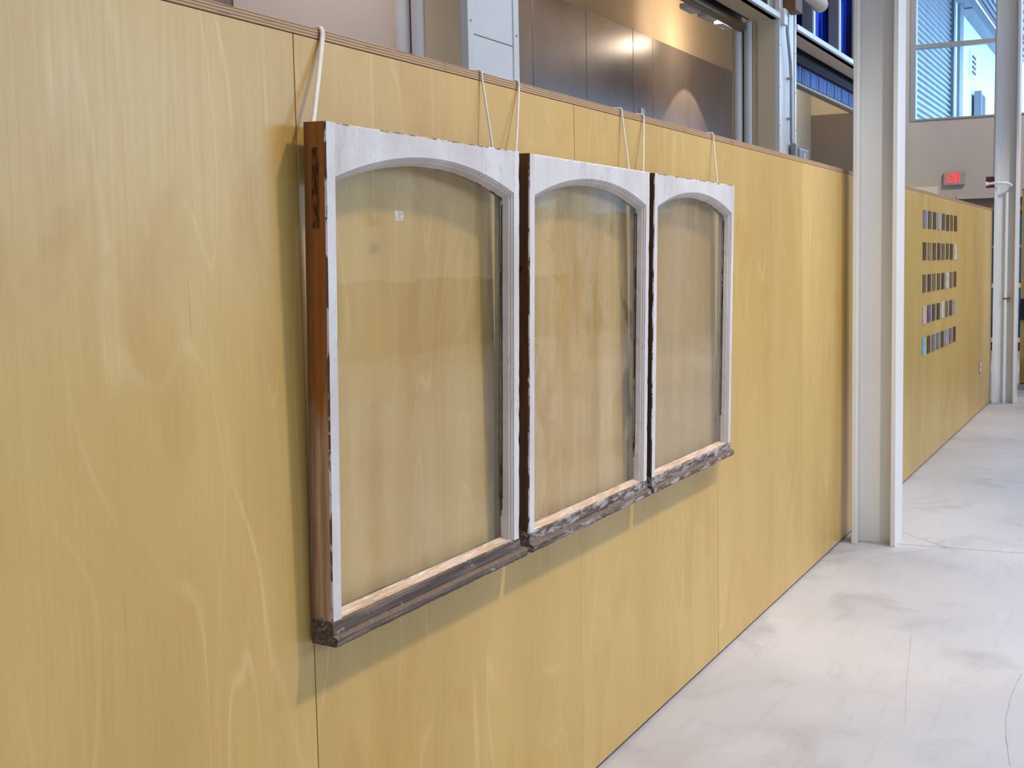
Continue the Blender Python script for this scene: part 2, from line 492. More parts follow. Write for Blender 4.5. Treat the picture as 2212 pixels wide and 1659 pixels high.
def wander(P, n=6):
    out = []
    for a, b in zip(P[:-1], P[1:]):
        for k in range(n): out.append((a[0] + (b[0] - a[0]) * k / n + random.uniform(-.006, .006), a[1] + (b[1] - a[1]) * k / n + random.uniform(-.002, .002)))
    return out + [P[-1]]
hairline(wander([(2.648, -.985), (2.416, -.977), (2.209, -.980), (2.026, -.996), (1.794, -1.030)]), .0009)
hairline(wander([(2.978, -.575), (2.428, -.648), (2.029, -.710)]), .0004)

# ---- plywood partition
WH = 1.812
seams = [-3.66, -2.44, -1.22, 0, 1.22, 2.44, 3.66, 4.70, 5.90, 7.11, 8.32, 9.52, 11.08]
wl = struct(box('wall_left', M['dark'], (-3.65, 11.07, .0185, .12, .02, WH - .002)), 'long waist-high birch plywood partition running down the hall', 'partition')
wl['label'] = 'long birch plywood partition running down the hall'
for a, b in zip(seams[:-1], seams[1:]):
    gl = .0014 if a in (0, 1.22, 2.44, 9.52) else .0004
    gr = .0014 if b in (0, 1.22, 2.44, 9.52) else .0004
    pm_ = MB().box(gl, b - a - gr, 0, .018, .012, WH - .0012)
    if 1.22 in (a, b):       # the joint at 1.22 is open at the top only
        pm_ = MB(); rings = []
        for z, op in ((.012, 0), (1.60, 0), (1.66, 1), (WH - .0012, 1)):
            xl = gl if a != 1.22 else .0001 + .0013 * op
            xr = b - a - (gr if b != 1.22 else .0001 + .0013 * op)
            rings.append([(xl, 0, z), (xr, 0, z), (xr, .018, z), (xl, .018, z)])
        pm_.loft(rings)
    pm_.build('plywood_panel', M['ply'], wl, .0006, loc=(a, 0, 0), seg=1)
    MB().box(gl, b - a - gr, .122, .140, .012, WH - .0012).build('plywood_panel', M['ply'], wl, loc=(a, 0, 0))
for a, b in ((-3.66, -1.9), (-1.9, .54), (.54, 2.1), (2.1, 3.62), (3.62, 6.0), (6.0, 8.44), (8.44, 11.08)):
    MB().box(.0004, b - a - .0004, 0, .14, 0, .0185).build('cap_board', M['edge'], wl, .0006, loc=(a, 0, WH), seg=1)

# ---- bay wall behind the partition
YB = 2.0
HB = 3.75
wb = struct(empty('wall_back', (0, YB, 0)), 'white bay wall with wide openings behind the plywood partition', 'wall')
def part(name, m, b, parent, bevel=0):
    px, py, pz = parent.location
    if parent.parent: px += parent.parent.location.x; py += parent.parent.location.y; pz += parent.parent.location.z
    return box(name, M[m] if isinstance(m, str) else m, (b[0] - px, b[1] - px, b[2] - py, b[3] - py, b[4] - pz, b[5] - pz), parent, bevel)
def casing(x0, x1, seam_z):
    # pier with reveal, guide channels and clad front
    part('pier_core', 'offwhite', (x0 + .02, x1 - .02, YB + .004, YB + .26, 0, 8.4), wb)
    part('reveal_board', 'cream', (x0, x0 + .022, YB + .03, YB + .25, 0, HB), wb, .003)
    part('reveal_board', 'offwhite', (x1 - .022, x1, YB + .03, YB + .25, 0, HB), wb, .003)
    part('casing_panel', 'white', (x0 + .07, x1 - .075, YB - .012, YB + .004, 0, seam_z - .003), wb, .003)
    part('casing_panel', 'white', (x0 + .07, x1 - .075, YB - .012, YB + .004, seam_z + .003, 8.4), wb, .003)
    part('corner_trim', 'white', (x0, x0 + .066, YB - .018, YB + .03, 0, 8.4), wb, .004)
    part('corner_trim', 'white', (x1 - .07, x1, YB - .018, YB + .03, 0, 8.4), wb, .004)
    for z in (2.0, 2.35, 2.72, 3.1, 3.5):
        for xx in (x0 + .03, x1 - .035):
            MB().tube([(xx, -.022, z), (xx, -.017, z)], .007, 8).build('screw_head', M['galv'], wb)
def guide(x, side):
    # vertical door guide channel on the reveal: rounded white profile
    for (yy, r) in ((YB + .30, .052), (YB + .41, .046)):
        MB().tube([(x, yy - YB, 0), (x, yy - YB, HB)], r, 14).build('guide_channel', M['white'], wb, smooth=True)
    part('guide_back', 'cream', (x - .01, x + .08, YB + .25, YB + .47, 0, HB), wb)
    part('guide_dark_stripe', 'dark', (x - .012, x - .002, YB + .345, YB + .362, 0, HB), wb)  # dark stripe between the two channels
casing(4.38, 5.01, 2.655)
casing(10.90, 11.58, 2.40)
casing(17.35, 18.0, 2.5)
casing(-2.16, -1.54, 2.6)
for x in (4.42, 10.94, 17.39): guide(x, 1)
part('rust_streak_board', 'rust', (10.896, 10.900, YB + .195, YB + .225, 0, HB), wb)
for x0, x1 in ((-1.54, 4.38), (5.01, 10.90), (11.58, 17.35)):
    h = part('header', 'cream', (x0, x1, YB + .004, YB + .25, HB, HB + .05), wb)
    part('header_nosing', 'white', (x0, x1, YB - .03, YB + .06, HB, HB + .055), wb, .004)
    part('header_back', 'dark', (x0, x1, YB + .25, YB + .30, HB + .02, HB + .12), wb)
struct_lbl = None

# clerestory glazing above the headers
def clerestory(n, x0, x1, pane, label, mulls, sill=HB + .055):
    w = struct(empty(f'window_{n}', (x0, YB + .05, sill)), label, 'window')
    for x in mulls: part('mullion', 'alu', (x, x + .10, YB - .01, YB + .17, sill, 8.4), w); 
    for x in mulls: part('mullion_cap', 'white', (x + .02, x + .10, YB - .022, YB - .01, sill, 8.4), w)
    xs = [x0] + [m_ + .05 for m_ in mulls] + [x1]
    for a, b in zip(xs[:-1], xs[1:]): part('pane', pane, (a, b, YB + .10, YB + .108, sill, 8.4), w)
    return w
clerestory(2, 11.58, 17.35, 'bluepane', 'deep blue clerestory glazing above the third bay', [12.30, 13.58, 14.9, 16.2], )
clerestory(3, 5.01, 10.90, 'palepane', 'pale clerestory glazing above the middle bay', [6.4, 7.9, 9.4])
clerestory(4, -1.54, 4.38, 'palepane', 'pale clerestory glazing above the nearest bay', [0, 1.5, 3.0])

# ---- gallery rooms behind the bays
YG = 3.65
wg = struct(empty('wall_gallery', (0, YG, 0)), 'gallery back wall of zinc grey panels below cream plaster', 'wall')
ZP = 3.86
part('plaster', 'cream', (-4, 19.4, YG + .03, YG + .15, 0, 4.78), wg)
gx = [-3.6, -2.38, -1.16, .06, 1.28, 2.5, 3.72, 4.94, 6.2, 7.4]
g = [ 8.745, 9.97, 11.245, 11.85, 14.30]
allx = [-3.6, -2.38, -1.16, .06, 1.28, 2.5, 3.72, 4.94, 6.2, 7.45, 8.745, 9.97, 11.245, 11.85, 13.07, 14.30, 15.52, 16.74, 17.96, 19.3]
for a, b in zip(allx[:-1], allx[1:]):
    if b > 15.6: break
    MB().box(.006, b - a - .006, 0, .03, 0, ZP).build('zinc_panel', M['zinc'], wg, .002, loc=(a, 0, 0), seg=1)
part('plaster_end', 'offwhite', (15.52, 19.3, YG, YG + .03, 0, 4.76), wg)
# end wall of the third room
we = struct(empty('wall_gallery_end', (19.3, 2.0, 0)), 'end wall of the third bay room, taupe below and cream above', 'wall')
part('lower_board', 'darkwall', (19.28, 19.33, 2.26, YG, 0, 3.70), we)
up_ = MB(); pts_ = [(.32, 3.70), (1.65, 3.70), (1.65, 4.77), (.32, 3.90)]
up_.add([(0, y_, z_) for y_, z_ in pts_] + [(.06, y_, z_) for y_, z_ in pts_], [(0, 1, 2, 3), (7, 6, 5, 4)] + [(i, (i + 1) % 4, (i + 1) % 4 + 4, i + 4) for i in range(4)])
up_.build('upper_plaster', M['cream'], we)
struct(box('wall_bay_divider', M['offwhite'], (4.5, 4.9, 2.47, 3.64, 0, 3.98)), 'cross wall dividing the first and second bay rooms', 'wall')
cg = MB(); 
cg.add([(xx, yy, 3.93 + .66 * (yy - 2.3) + dz) for xx in (-4, 19.4) for yy in (2.3, 3.8) for dz in (0, -.04)], [(0, 1, 3, 2), (4, 6, 7, 5), (0, 4, 5, 1), (2, 3, 7, 6), (0, 2, 6, 4), (1, 5, 7, 3)])
struct(cg.build('ceiling_gallery', M['cream']), 'cream sloping ceiling of the bay rooms', 'ceiling')
struct(box('wall_gallery_near', M['offwhite'], (-4.1, -4, 2.0, 3.8, 0, 3.9)), 'near end wall of the bay rooms', 'wall')

# ---- far end wall with tall window and glazed door
XF = 18.0
wf = struct(empty('wall_far', (XF, 0, 0)), 'grey end wall of the hall with tall window and exit door', 'wall')
part('masonry', 'greywall', (XF, XF + .25, 1.885, 2.0, 0, 8.4), wf)
part('masonry', 'greywall', (XF, XF + .25, -5.8, 1.885, 2.26, 3.375), wf)
part('masonry', 'greywall', (XF, XF + .25, -5.8, -1.2, 1.93, 2.26), wf)
part('masonry', 'greywall', (XF, XF + .25, -7, -5.8, 3.2, 3.375), wf)
part('pier', 'white', (XF - .08, XF, -5.78, -5.36, 0, 8.4), wf)
part('window_pane', 'clearpane', (XF + .1, XF + .11, -7.12, -5.8, 1.93, 3.2), wf)
part('corner_pier', 'offwhite', (XF, XF + .25, -7.2, -7.0, 3.2, 8.4), wf)
part('corner_pier', 'offwhite', (XF, XF + .25, -7.2, -7.0, 0, 1.93), wf)
part('masonry', 'greywall', (XF, XF + .25, -7, -1.6, 3.375, 8.4), wf)
part('masonry', 'greywall', (XF, XF + .25, -7, -1.2, 0, 1.93), wf)
part('masonry', 'greywall', (XF, XF + .25, 1.22, 1.885, 0, 2.26), wf)
part('masonry', 'greywall', (XF, XF + .25, -1.6, 1.885, 8.0, 8.4), wf)
part('duct_cover', 'offwhite', (XF - .22, XF, 1.463, 2.1, 2.28, 2.40), wf, .006)
part('door_head_lip', 'greywall', (XF - .03, XF + .02, -1.2, 1.215, 2.215, 2.262), wf)
win = struct(empty('window_1', (XF, 0, 3.375)), 'tall grey-framed end window onto corrugated cladding', 'window')
part('window_frame', 'alu', (XF - .02, XF + .12, 1.806, 1.885, 3.375, 8.0), win, .004)
part('window_frame', 'alu', (XF - .02, XF + .12, -1.6, -1.52, 3.375, 8.0), win, .004)
part('window_frame', 'alu', (XF - .02, XF + .12, -1.52, 1.806, 3.375, 3.402), win, .004)
part('window_frame', 'alu', (XF - .02, XF + .12, -1.52, 1.806, 7.92, 8.0), win, .004)
part('mullion', 'alu', (XF - .02, XF + .12, -1.52, 1.806, 4.415, 4.475), win, .004)
part('mullion', 'alu', (XF - .02, XF + .12, -1.52, 1.806, 5.9, 5.96), win, .004)
part('mullion', 'alu', (XF - .02, XF + .12, .13, .19, 3.402, 7.92), win, .004)
for y0, y1 in ((-1.52, .13), (.19, 1.806)):
    for z0, z1 in ((3.402, 4.415), (4.475, 5.9), (5.96, 7.92)): part('pane', 'pane', (XF + .05, XF + .058, y0, y1, z0, z1), win)
dr = struct(empty('door_1', (XF, 0, 0)), 'blue glazed exit door at the end of the hall', 'door')
part('door_head', 'darkwall', (XF + .08, XF + .2, -1.2, 1.22, 2.03, 2.26), dr)
part('door_jamb', 'extdark', (XF + .02, XF + .14, 1.16, 1.22, 0, 2.03), dr)
part('door_rail', 'cream', (XF + .06, XF + .12, -1.2, 1.16, .92, .985), dr)
part('door_rail', 'extdark', (XF + .06, XF + .12, -1.2, 1.16, .985, 1.03), dr)
part('door_rail', 'extdark', (XF + .06, XF + .12, -1.2, 1.16, 1.97, 2.03), dr)
part('door_rail', 'alu', (XF + .06, XF + .12, -1.2, 1.16, 1.50, 1.53), dr)
part('kick_rail', 'extdark', (XF + .06, XF + .12, -1.2, 1.16, 0, .17), dr)
part('push_rail', 'cream', (XF + .05, XF + .06, -1.2, 1.16, .13, .20), dr)
part('pane', 'doorpane', (XF + .08, XF + .088, -1.2, 1.16, 1.03, 1.97), dr)
part('pane', 'doorpane', (XF + .08, XF + .088, -1.2, 1.16, .17, .92), dr)

# ---- unseen shell of the hall: ceiling, rear wall, opposite wall with a window band
struct(box('ceiling', M['ceil'], (-6, 18.3, -7.3, 2.3, 8.4, 8.5)), 'high white ceiling deck of the hall', 'ceiling')
struct(box('wall_rear', M['offwhite'], (-6.2, -6, -7.3, 2.3, 0, 8.4)), 'off-white rear wall of the hall', 'wall')
wr = struct(empty('wall_right', (0, -7, 0)), 'opposite hall wall with a long window band', 'wall')
part('panelling', 'opplow', (-6, 18, -7.2, -7, 0, .93), wr)
part('dado', 'white', (-6, 18, -7.2, -6.92, .93, .98), wr)
part('plaster', 'offwhite', (-6, 18, -7.2, -7, .98, 1.9), wr)
part('plaster', 'offwhite', (-6, 18, -7.2, -7, 5.0, 8.4), wr)
part('plaster', 'offwhite', (8.75, 14.9, -7.12, -7.0, 1.9, 5.0), wr)
for x in (-5.75, -3, 0, 3, 6): part('window_post', 'offwhite', (x - .25, x + .25, -7.2, -6.93, 0, 8.4), wr)
part('window_post', 'white', (16.64, 17.5, -7.2, -6.88, 0, 8.4), wr)
for x in (-6, -3, 0, 3, 6): part('window_pane', 'tintpane', (x + .25, x + 2.75, -7.12, -7.11, 1.9, 5.0), wr)
for x0, x1 in ((14.9, 16.64), (17.5, 18.1)): part('window_pane', 'clearpane', (x0, x1, -7.12, -7.11, 1.9, 5.0), wr)
struct(box('wall_rear_left', M['offwhite'], (-6.2, -2.1, 2.0, 2.3, 0, 8.4)), 'off-white wall left of the first bay', 'wall')

# ---- outdoors beyond the end window
struct(box('ground', M['ground'], (18.2, 60, -30, 2.0, -.12, -.02)), 'pale concrete yard outside the end window', 'ground')
cb = tag(empty('corrugated_building', (18.3, 2.0, 0)), 'corrugated steel clad wall outside the end window', 'building')
m = MB(); zs = []; z = 2.6; prof = []
while z < 6.0:
    prof += [(0, z), (.0, z + .028), (-.035, z + .048), (-.035, z + .076)]; z += .096
vs = [(18.3 - 18.3, y, z_) for y, z_ in prof] + [(22.85 - 18.3, y, z_) for y, z_ in prof]
k = len(prof)
m.add(vs, [(i, i + 1, k + i + 1, k + i) for i in range(k - 1)])
o = m.build('corrugated_sheet', M['corr'], cb)
part('backing_wall', 'extgrey', (18.3, 22.85, 2.002, 2.2, 0, 6.0), cb)
part('corner_post', 'extgrey', (22.85, 23.05, 1.92, 2.2, 0, 6.0), cb)
part('corner_flashing', 'extwhite', (23.05, 23.5, 1.95, 2.2, 0, 6.0), cb)
part('corner_post', 'extgrey', (23.5, 23.99, 1.90, 2.2, 0, 6.0), cb)
part('fascia', 'extgrey', (18.3, 23.99, 1.75, 2.2, 6.0, 6.2), cb)
wbld = tag(empty('white_clad_building', (24, 2, 0)), 'white panel clad wall beyond the corrugated cladding', 'building')
x = 24.0
while x < 33:
    part('cladding_panel', 'extwhite', (x + .015, x + 1.185, 1.99, 2.2, 0, 5.98), wbld); x += 1.2
part('fascia', 'extgrey', (24.0, 33.6, 1.75, 2.2, 5.98, 6.2), wbld)
lv = tag(empty('louvre_vent', (25.7, 1.94, 5.0)), 'small slatted louvre vent on the white cladding', 'vent')
part('vent_frame', 'extwhite', (25.55, 26.4, 1.95, 1.988, 4.95, 5.45), lv)
for i in range(4): part('slat', 'extdark', (25.75, 26.25, 1.935, 1.95, 5.03 + i * .10, 5.075 + i * .10), lv)
pp = tag(empty('flue_post', (26.5, 1.8, 0)), 'dark square flue post in front of the white cladding', 'post')
part('flue', 'extdark', (26.1, 27.1, 1.84, 1.94, 0, 4.68), pp)
part('flue_side', 'corr', (26.04, 26.1, 1.80, 1.94, 0, 4.70), pp)
sf = tag(empty('ribbed_canopy', (18.3, 0, 6.2)), 'ribbed metal canopy soffit over the yard', 'canopy')
part('deck', 'corr', (18.3, 33.6, .2, 1.75, 6.24, 6.3), sf)
for i in range(18): part('rib', 'corr', (18.3, 33.6, .2 + i * .086, .2 + i * .086 + .05, 6.2, 6.24), sf)

# ================================================================== THINGS
# ---- steel I-columns
def column(x, label):
    c = tag(empty('steel_column', (x, -.158, 0)), label, 'column')
    D, B, tf = .210, .200, .024
    box('flange', M['steel_white'], (0, B, D / 2 - tf, D / 2, 0, 8.4), c, .003)
    box('flange', M['steel_white'], (0, B, -D / 2, -D / 2 + tf, 0, 8.4), c, .003)
    # web with root fillets
    pr = [(B / 2 - .007, -D / 2 + tf + .014), (B / 2 - .007, D / 2 - tf - .014), (B / 2 - .019, D / 2 - tf - .002), (B / 2 - .019, D / 2 - tf + .004), (B / 2 + .019, D / 2 - tf + .004),
          (B / 2 + .019, D / 2 - tf - .002), (B / 2 + .007, D / 2 - tf - .014), (B / 2 + .007, -D / 2 + tf + .014), (B / 2 + .019, -D / 2 + tf + .002), (B / 2 + .019, -D / 2 + tf - .004), (B / 2 - .019, -D / 2 + tf - .004), (B / 2 - .019, -D / 2 + tf + .002)]
    MB().loft([[(a, b, 0) for a, b in pr], [(a, b, 8.4) for a, b in pr]]).build('web', M['steel_white'], c)
    return c
c1 = column(4.445, 'near white steel I-beam column standing against the plywood partition')
c2 = column(11.02, 'far white steel column with a vertical conduit at the partition end')
c2.location.y = -.122
MB().tube([(.06, 0, 0), (.06, 0, 1.98)], .014, 12).build('conduit', M['white'], c2, smooth=True)
MB().tube([(.06, 0, .03), (.06, 0, .13)], .017, 12).build('conduit_sleeve', M['white'], c2, smooth=True)
MB().box(.045, .10, -.04, .02, .98, .995).build('conduit_clip', M['brownbox'], c2)
rd = tag(empty('fire_alarm_bell', (11.30, .03, 2.04)), 'small dull red alarm box beside the far steel column', 'alarm')
box('alarm_body', M['red'], (0, .05, -.03, .06, 0, .10), rd, .004)
box('alarm_cap', M['white'], (-.004, .054, -.034, .064, .10, .112), rd, .003)
MB().tube([(.025, -.01, .112), (.025, -.012, .6), (.025, -.02, 3.0)], .008, 8).build('feed_conduit', M['white'], rd, smooth=True)
bp = tag(empty('bent_pipe', (11.0, 0, 2.06)), 'short white bent pipe across the far steel column', 'pipe')
MB().tube([(-.02, .035, .0), (-.03, -.02, .004), (-.03, -.10, .006), (-.015, -.135, .002), (.05, -.165, -.02), (.11, -.16, -.03)], .0125, 10).build('pipe_run', M['white'], bp, smooth=True)
MB().tube([(-.02, .035, 0), (-.02, .055, 0)], .02, 12).build('end_cap', M['white'], bp, smooth=True)

# ---- salvaged window sashes
T = .045
def arc_z(u, w, h, e=.029, crown=.040, spring=.0935):
    half = w / 2 - e; rise = spring - crown
    R = (half * half + rise * rise) / (2 * rise)
    return h - crown - R + math.sqrt(max(R * R - (u - w / 2) ** 2, 0))
def sash(x0, w, label, glass, side, sill, topmat, rlip, zb=.733, h=.924, lean=.0217, seed=1):
    rg = random.Random(seed)
    s = tag(empty('window_sash', (x0, -.004, zb), (lean, 0, 0)), label, 'window sash', 'salvaged arched window sashes hung on the partition')
    zb0 = .041
    mats = [M[side], M['worn'], M['paint'], M['mould'], M['ledge']]
    for right in (0, 1):
        prof = [(0, 0), (0, -T + .0025), (.0025, -T), (.0285, -T), (.0295, -T + .003), (.0335, -T + .0045), (.0350, -T + .0075), (.0385, -T + .0095), (.0460, -.0235), (.0460, -.0190), (.0360, -.0180), (.0360, 0)]
        mi = [0, 1, 2, 2, 3, 3, 3, 3, 1, 4, 4, 4]
        rings = []
        n = 46
        for i in range(n + 1):
            z = zb0 + (h - zb0) * i / n
            ring = []
            chip = .0008 * max(0, rg.gauss(0, 1)) ** 1.4
            for j, (u, y) in enumerate(prof):
                if j in (1, 2): u2_, y2_ = u + chip * (.4 if j == 1 else 1), y + chip * (1 if j == 1 else .3)
                elif j in (8, 9): u2_, y2_ = u + rg.uniform(-.0011, .0006), y
                else: u2_, y2_ = u, y
                ring.append(((w - u2_) if right else u2_, y2_, z))
            rings.append(ring)
        st_ = MB().loft(rings, mi).build('stile', mats, s)
        if not right: left_stile = st_
    # arched top rail
    n = 64; e = .0287; rings = []
    for i in range(n + 1):
        u = e + (w - 2 * e) * i / n; za = arc_z(u, w, h)
        c_ = .0012 * max(0, rg.gauss(0, 1))
        off = [(h, 0), (h - .2 * c_, -T + .003 + c_), (h - .0025 - c_, -T + .0004), (za, -T + .0004), (za - .0012, -T + .003), (za - .005, -T + .0045), (za - .0065, -T + .0075), (za - .010, -T + .0095), (za - .0165 + rg.uniform(-.0006, .0006), -.0235), (za - .0165, -.0190), (za - .0085, -.0180), (za - .0085, 0)]
        rings.append([(u, y, z) for z, y in off])
    MB().loft(rings, [0, 1, 2, 2, 3, 3, 3, 3, 1, 4, 4, 4]).build('top_rail', [M[topmat], M['worn'] if topmat == 'worn' else M['paint']] + mats[2:], s)
    # bottom rail with stepped, weathered front
    n = 110; rings = []
    for i in range(n + 1):
        u = w * i / n
        j1, j2, j3 = (rg.uniform(-.0006, .0006) for _ in range(3))
        pr = [(0, .044), (-.0180, .044), (-.0185, .050), (-.0235, .0475 + j1), (-.040, .0415 + j2), (-.0455, .0385 + j2), (-.0465, .021), (-.0465, .0165 + j1)]
        rings.append([(u, y, z) for y, z in pr + [(0, .014)]])
    MB().loft(rings, [3, 3, 1, 1, 0, 0, 0, 0, 2]).build('bottom_rail', [M[sill], M['bevel'], M['side2'], M[sill]], s)
    rings = []
    for i in range(n + 1):
        u = -.002 + (w + .002 + rlip) * i / n
        j1, j2, j3 = rg.uniform(-.0004, .0004), rg.uniform(-.0005, .0005), rg.uniform(-.0011, .0006)
        rings.append([(u, y, z) for y, z in [(-.001, .0165), (-.047, .0165), (-.0545 + j1, .0135 + j2), (-.0565 + j1, .0115), (-.0565 + j1, .001), (-.053 + j1, -.0035 + j3), (-.04, -.003 + j3), (-.001, -.001)]])
    MB().loft(rings, [0, 2, 2, 0, 0, 1, 0, 0]).build('drip_lip', [M[sill], M['worn'], M['ledge']], s)
    # glass cut to the arch
    n = 40; top = []; bot = []
    us = [.040 + (w - .080) * i / n for i in range(n + 1)]
    g_ = MB(); y0, y1 = -.0195, -.0165
    vs = []
    for u in us:
        zt = arc_z(min(max(u, .0287), w - .0287), w, h) - .012
        vs += [(u, y0, .046), (u, y0, zt)]
    g_.add(vs, [(2 * i, 2 * i + 2, 2 * i + 3, 2 * i + 1) for i in range(n)])
    gp = g_.build('glass_pane', M[glass], s)
    # dark split between putty and right stile
    rings = []
    lo, hi = zb0 + .10, h - .12
    for i in range(31):
        z = lo + (hi - lo) * i / 30
        wd = .0008 + .0022 * max(0, math.sin(i * .35 + seed)) + rg.uniform(0, .0005)
        rings.append([(w - .0468 - wd, -.0240, z), (w - .0455, -.0244, z), (w - .0455, -.0226, z), (w - .0468 - wd, -.0222, z)])
    MB().loft(rings).build('putty_gap', M['dark'], s)
    # pulley hole bored in the near side
    if seed != 1:
        MB().tube([(-.0006, -.020, .66), (.001, -.020, .66)], .0085, 14).build('bored_hole', M['dark'], left_stile)
    return s
s1 = sash(-.012, .764, 'largest-looking arched white sash nearest the camera, orange varnished edge showing', 'glass1', 'side1', 'sill', 'worn', .022, seed=1)
s1['label'] = 'arched white window sash nearest the camera, with orange varnished edge and small sticker'
s2 = sash(.803, .793, 'middle arched white window sash with streaked yellowish glass', 'glass2', 'side2', 'sill_mid', 'paint', .006, seed=2)
s3 = sash(1.634, .792, 'farthest arched white window sash with greyish greasy glass', 'glass3', 'side2', 'sill_mid', 'worn', .008, seed=3)
gp1 = [c_ for c_ in s1.children if c_.name.startswith('glass_pane')][0]
ls1 = [c_ for c_ in s1.children if c_.name.startswith('stile')][0]
box('sticker', M['sticker'], (.266, .299, -.0200, -.0197, .760, .779), gp1)
box('ink_stamp', M['stamp'], (-.0009, -.0002, -.030, -.016, .74, .88), ls1)

# ---- cords holding the sashes
def cord(xt, xb, label, double=False):
    c = tag(empty('hanging_cord', (xb, -.035, 1.652)), label, 'cord', 'white cords tying the sashes to the partition top')
    def strand(d, nm):
        dx = xt - xb
        P = [(d * .7, .004, 0.0), (.33 * dx + d * .8, .0125, .054), (.66 * dx + d * .9, .0215, .108), (.96 * dx + d, .0297, .160), (dx + d, .0312, .1735), (dx + d, .0330, .1795), (dx + d - .001, .0390, .1820), (dx + d - .005, .08, .1824), (dx + d - .01, .172, .1824), (dx + d - .01, .1785, .177), (dx + d - .01, .1792, .05)]
        # smooth by catmull-rom
        Q = []
        for i in range(len(P) - 1):
            p0, p1, p2, p3 = (Vector(P[max(i - 1, 0)]), Vector(P[i]), Vector(P[i + 1]), Vector(P[min(i + 2, len(P) - 1)]))
            for k_ in range(5):
                t = k_ / 5
                Q.append(.5 * ((2 * p1) + (p2 - p0) * t + (2 * p0 - 5 * p1 + 4 * p2 - p3) * t * t + (3 * p1 - p0 - 3 * p2 + p3) * t ** 3))
        Q.append(Vector(P[-1]))
        MB().tube(Q, .0029, 8).build(nm, M['cord'], c, smooth=True)
    strand(0, 'strand')
    if double: strand(.0055, 'strand')
cord(.081, .004, 'doubled white cord at the left corner of the nearest sash', True)
cord(.700, .695, 'white cord at the right corner of the nearest sash')
cord(.888, .809, 'white cord at the left corner of the middle sash')
cord(1.548, 1.530, 'white cord at the right corner of the middle sash')
cord(1.722, 1.641, 'white cord at the left corner of the farthest sash')
cord(2.394, 2.352, 'white cord at the right corner of the farthest sash')

# ---- forty small plaques
rowname = ['top', 'second', 'middle', 'fourth', 'bottom']
ordn = ['first', 'second', 'third', 'fourth', 'fifth', 'sixth', 'seventh', 'eighth']
pc = [[('blue-grey', 122, 130, 158), ('charcoal', 86, 82, 84), ('dark brown', 72, 62, 52), ('pale lilac', 176, 176, 200), ('red-brown', 94, 74, 62), ('dark brown', 70, 60, 46), ('mid brown', 106, 90, 68), ('dark brown', 66, 56, 40)],
      [('dark brown', 76, 66, 54), ('tan', 150, 122, 88), ('dark brown', 82, 70, 56), ('dark brown', 72, 62, 52), ('grey-brown', 108, 98, 92), ('mid brown', 96, 80, 60), ('dark brown', 68, 56, 40), ('pinkish white', 224, 208, 206)],
      [('grey-brown', 102, 92, 84), ('dark brown', 70, 58, 48), ('olive grey', 120, 106, 86), ('mid brown', 100, 84, 62), ('dark brown', 74, 64, 52), ('silver white', 204, 208, 214), ('dusty red', 134, 102, 92), ('dark brown', 78, 66, 52)],
      [('pale pink', 208, 188, 198), ('violet grey', 98, 88, 124), ('plum grey', 80, 68, 74), ('dark brown', 72, 60, 48), ('off-white', 212, 206, 198), ('mauve grey', 124, 108, 108), ('dark brown', 90, 74, 58), ('light grey', 176, 170, 176)],
      [('light blue', 146, 196, 222), ('charcoal', 78, 72, 62), ('blue-grey', 120, 124, 134), ('slate blue', 118, 122, 152), ('dark brown', 82, 70, 52), ('lavender', 166, 160, 190), ('mauve grey', 122, 116, 138), ('dark brown', 80, 64, 46)]]
pm = {}
base_mesh = MB().box(0, .119, -.005, 0, 0, .117).mesh('plaque', [M['dark']], .0006, seg=1)
for r, rowc in enumerate(pc):
    for k, (nm, a, b, c_) in enumerate(rowc):
        key = (a, b, c_)
        if key not in pm: pm[key] = mat_plaque(f'{nm.replace(" ", "_")}_plaque_glaze', srgb(a * .92, b * .92, c_ * .92))
        o = bpy.data.objects.new('wall_plaque', base_mesh); col.objects.link(o)
        o.location = (6.938 + .2135 * k, -.0005, 1.585 - .2103 * r + random.uniform(-.002, .002))
        o.material_slots[0].link = 'OBJECT'; o.material_slots[0].material = pm[key]
        tag(o, f'{nm} small plaque, {ordn[k]} from the left in the {rowname[r]} row', 'plaque', 'small plaques in five rows on the partition')

ot = tag(empty('power_outlet', (10.14, -.001, .35)), 'small white power outlet low on the far partition', 'outlet')
box('cover_plate', M['galv'], (0, .075, -.005, 0, 0, .115), ot, .001)
for z in (.018, .066): box('socket_face', M['white'], (.016, .060, -.009, -.004, z, z + .034), ot, .002)

# ---- exit sign
ex = tag(empty('exit_sign', (XF, 1.25, 2.42)), 'grey exit sign with lit red letters on the end wall', 'sign')
box('sign_case', M['exit_case'], (-.06, 0, -.145, .145, 0, .195), ex, .006)
def stroke(m_, y0, z0, y1, z1, t):
    # lettering plane x=-.064, text runs towards -y
    a = Vector((y0, z0)); b = Vector((y1, z1)); d = (b - a).normalized(); n = Vector((-d.y, d.x)) * t / 2
    P = [a + n, b + n, b - n, a - n]
    m_.add([(-.066, p.x, p.y) for p in P] + [(-.060, p.x, p.y) for p in P], [(0, 1, 2, 3), (7, 6, 5, 4)] + [(i, (i + 1) % 4, (i + 1) % 4 + 4, i + 4) for i in range(4)])
zt, zb_, t = .168, .032, .019
letters = {'E': [(0, zb_, 0, zt), (0, zt - t / 2, -.042, zt - t / 2), (0, .10, -.036, .10), (0, zb_ + t / 2, -.042, zb_ + t / 2)],
           'X': [(0, zb_, -.044, zt), (0, zt, -.044, zb_)], 'I': [(0, zb_, 0, zt)], 'T': [(-.022, zb_, -.022, zt), (0, zt - t / 2, -.044, zt - t / 2)]}
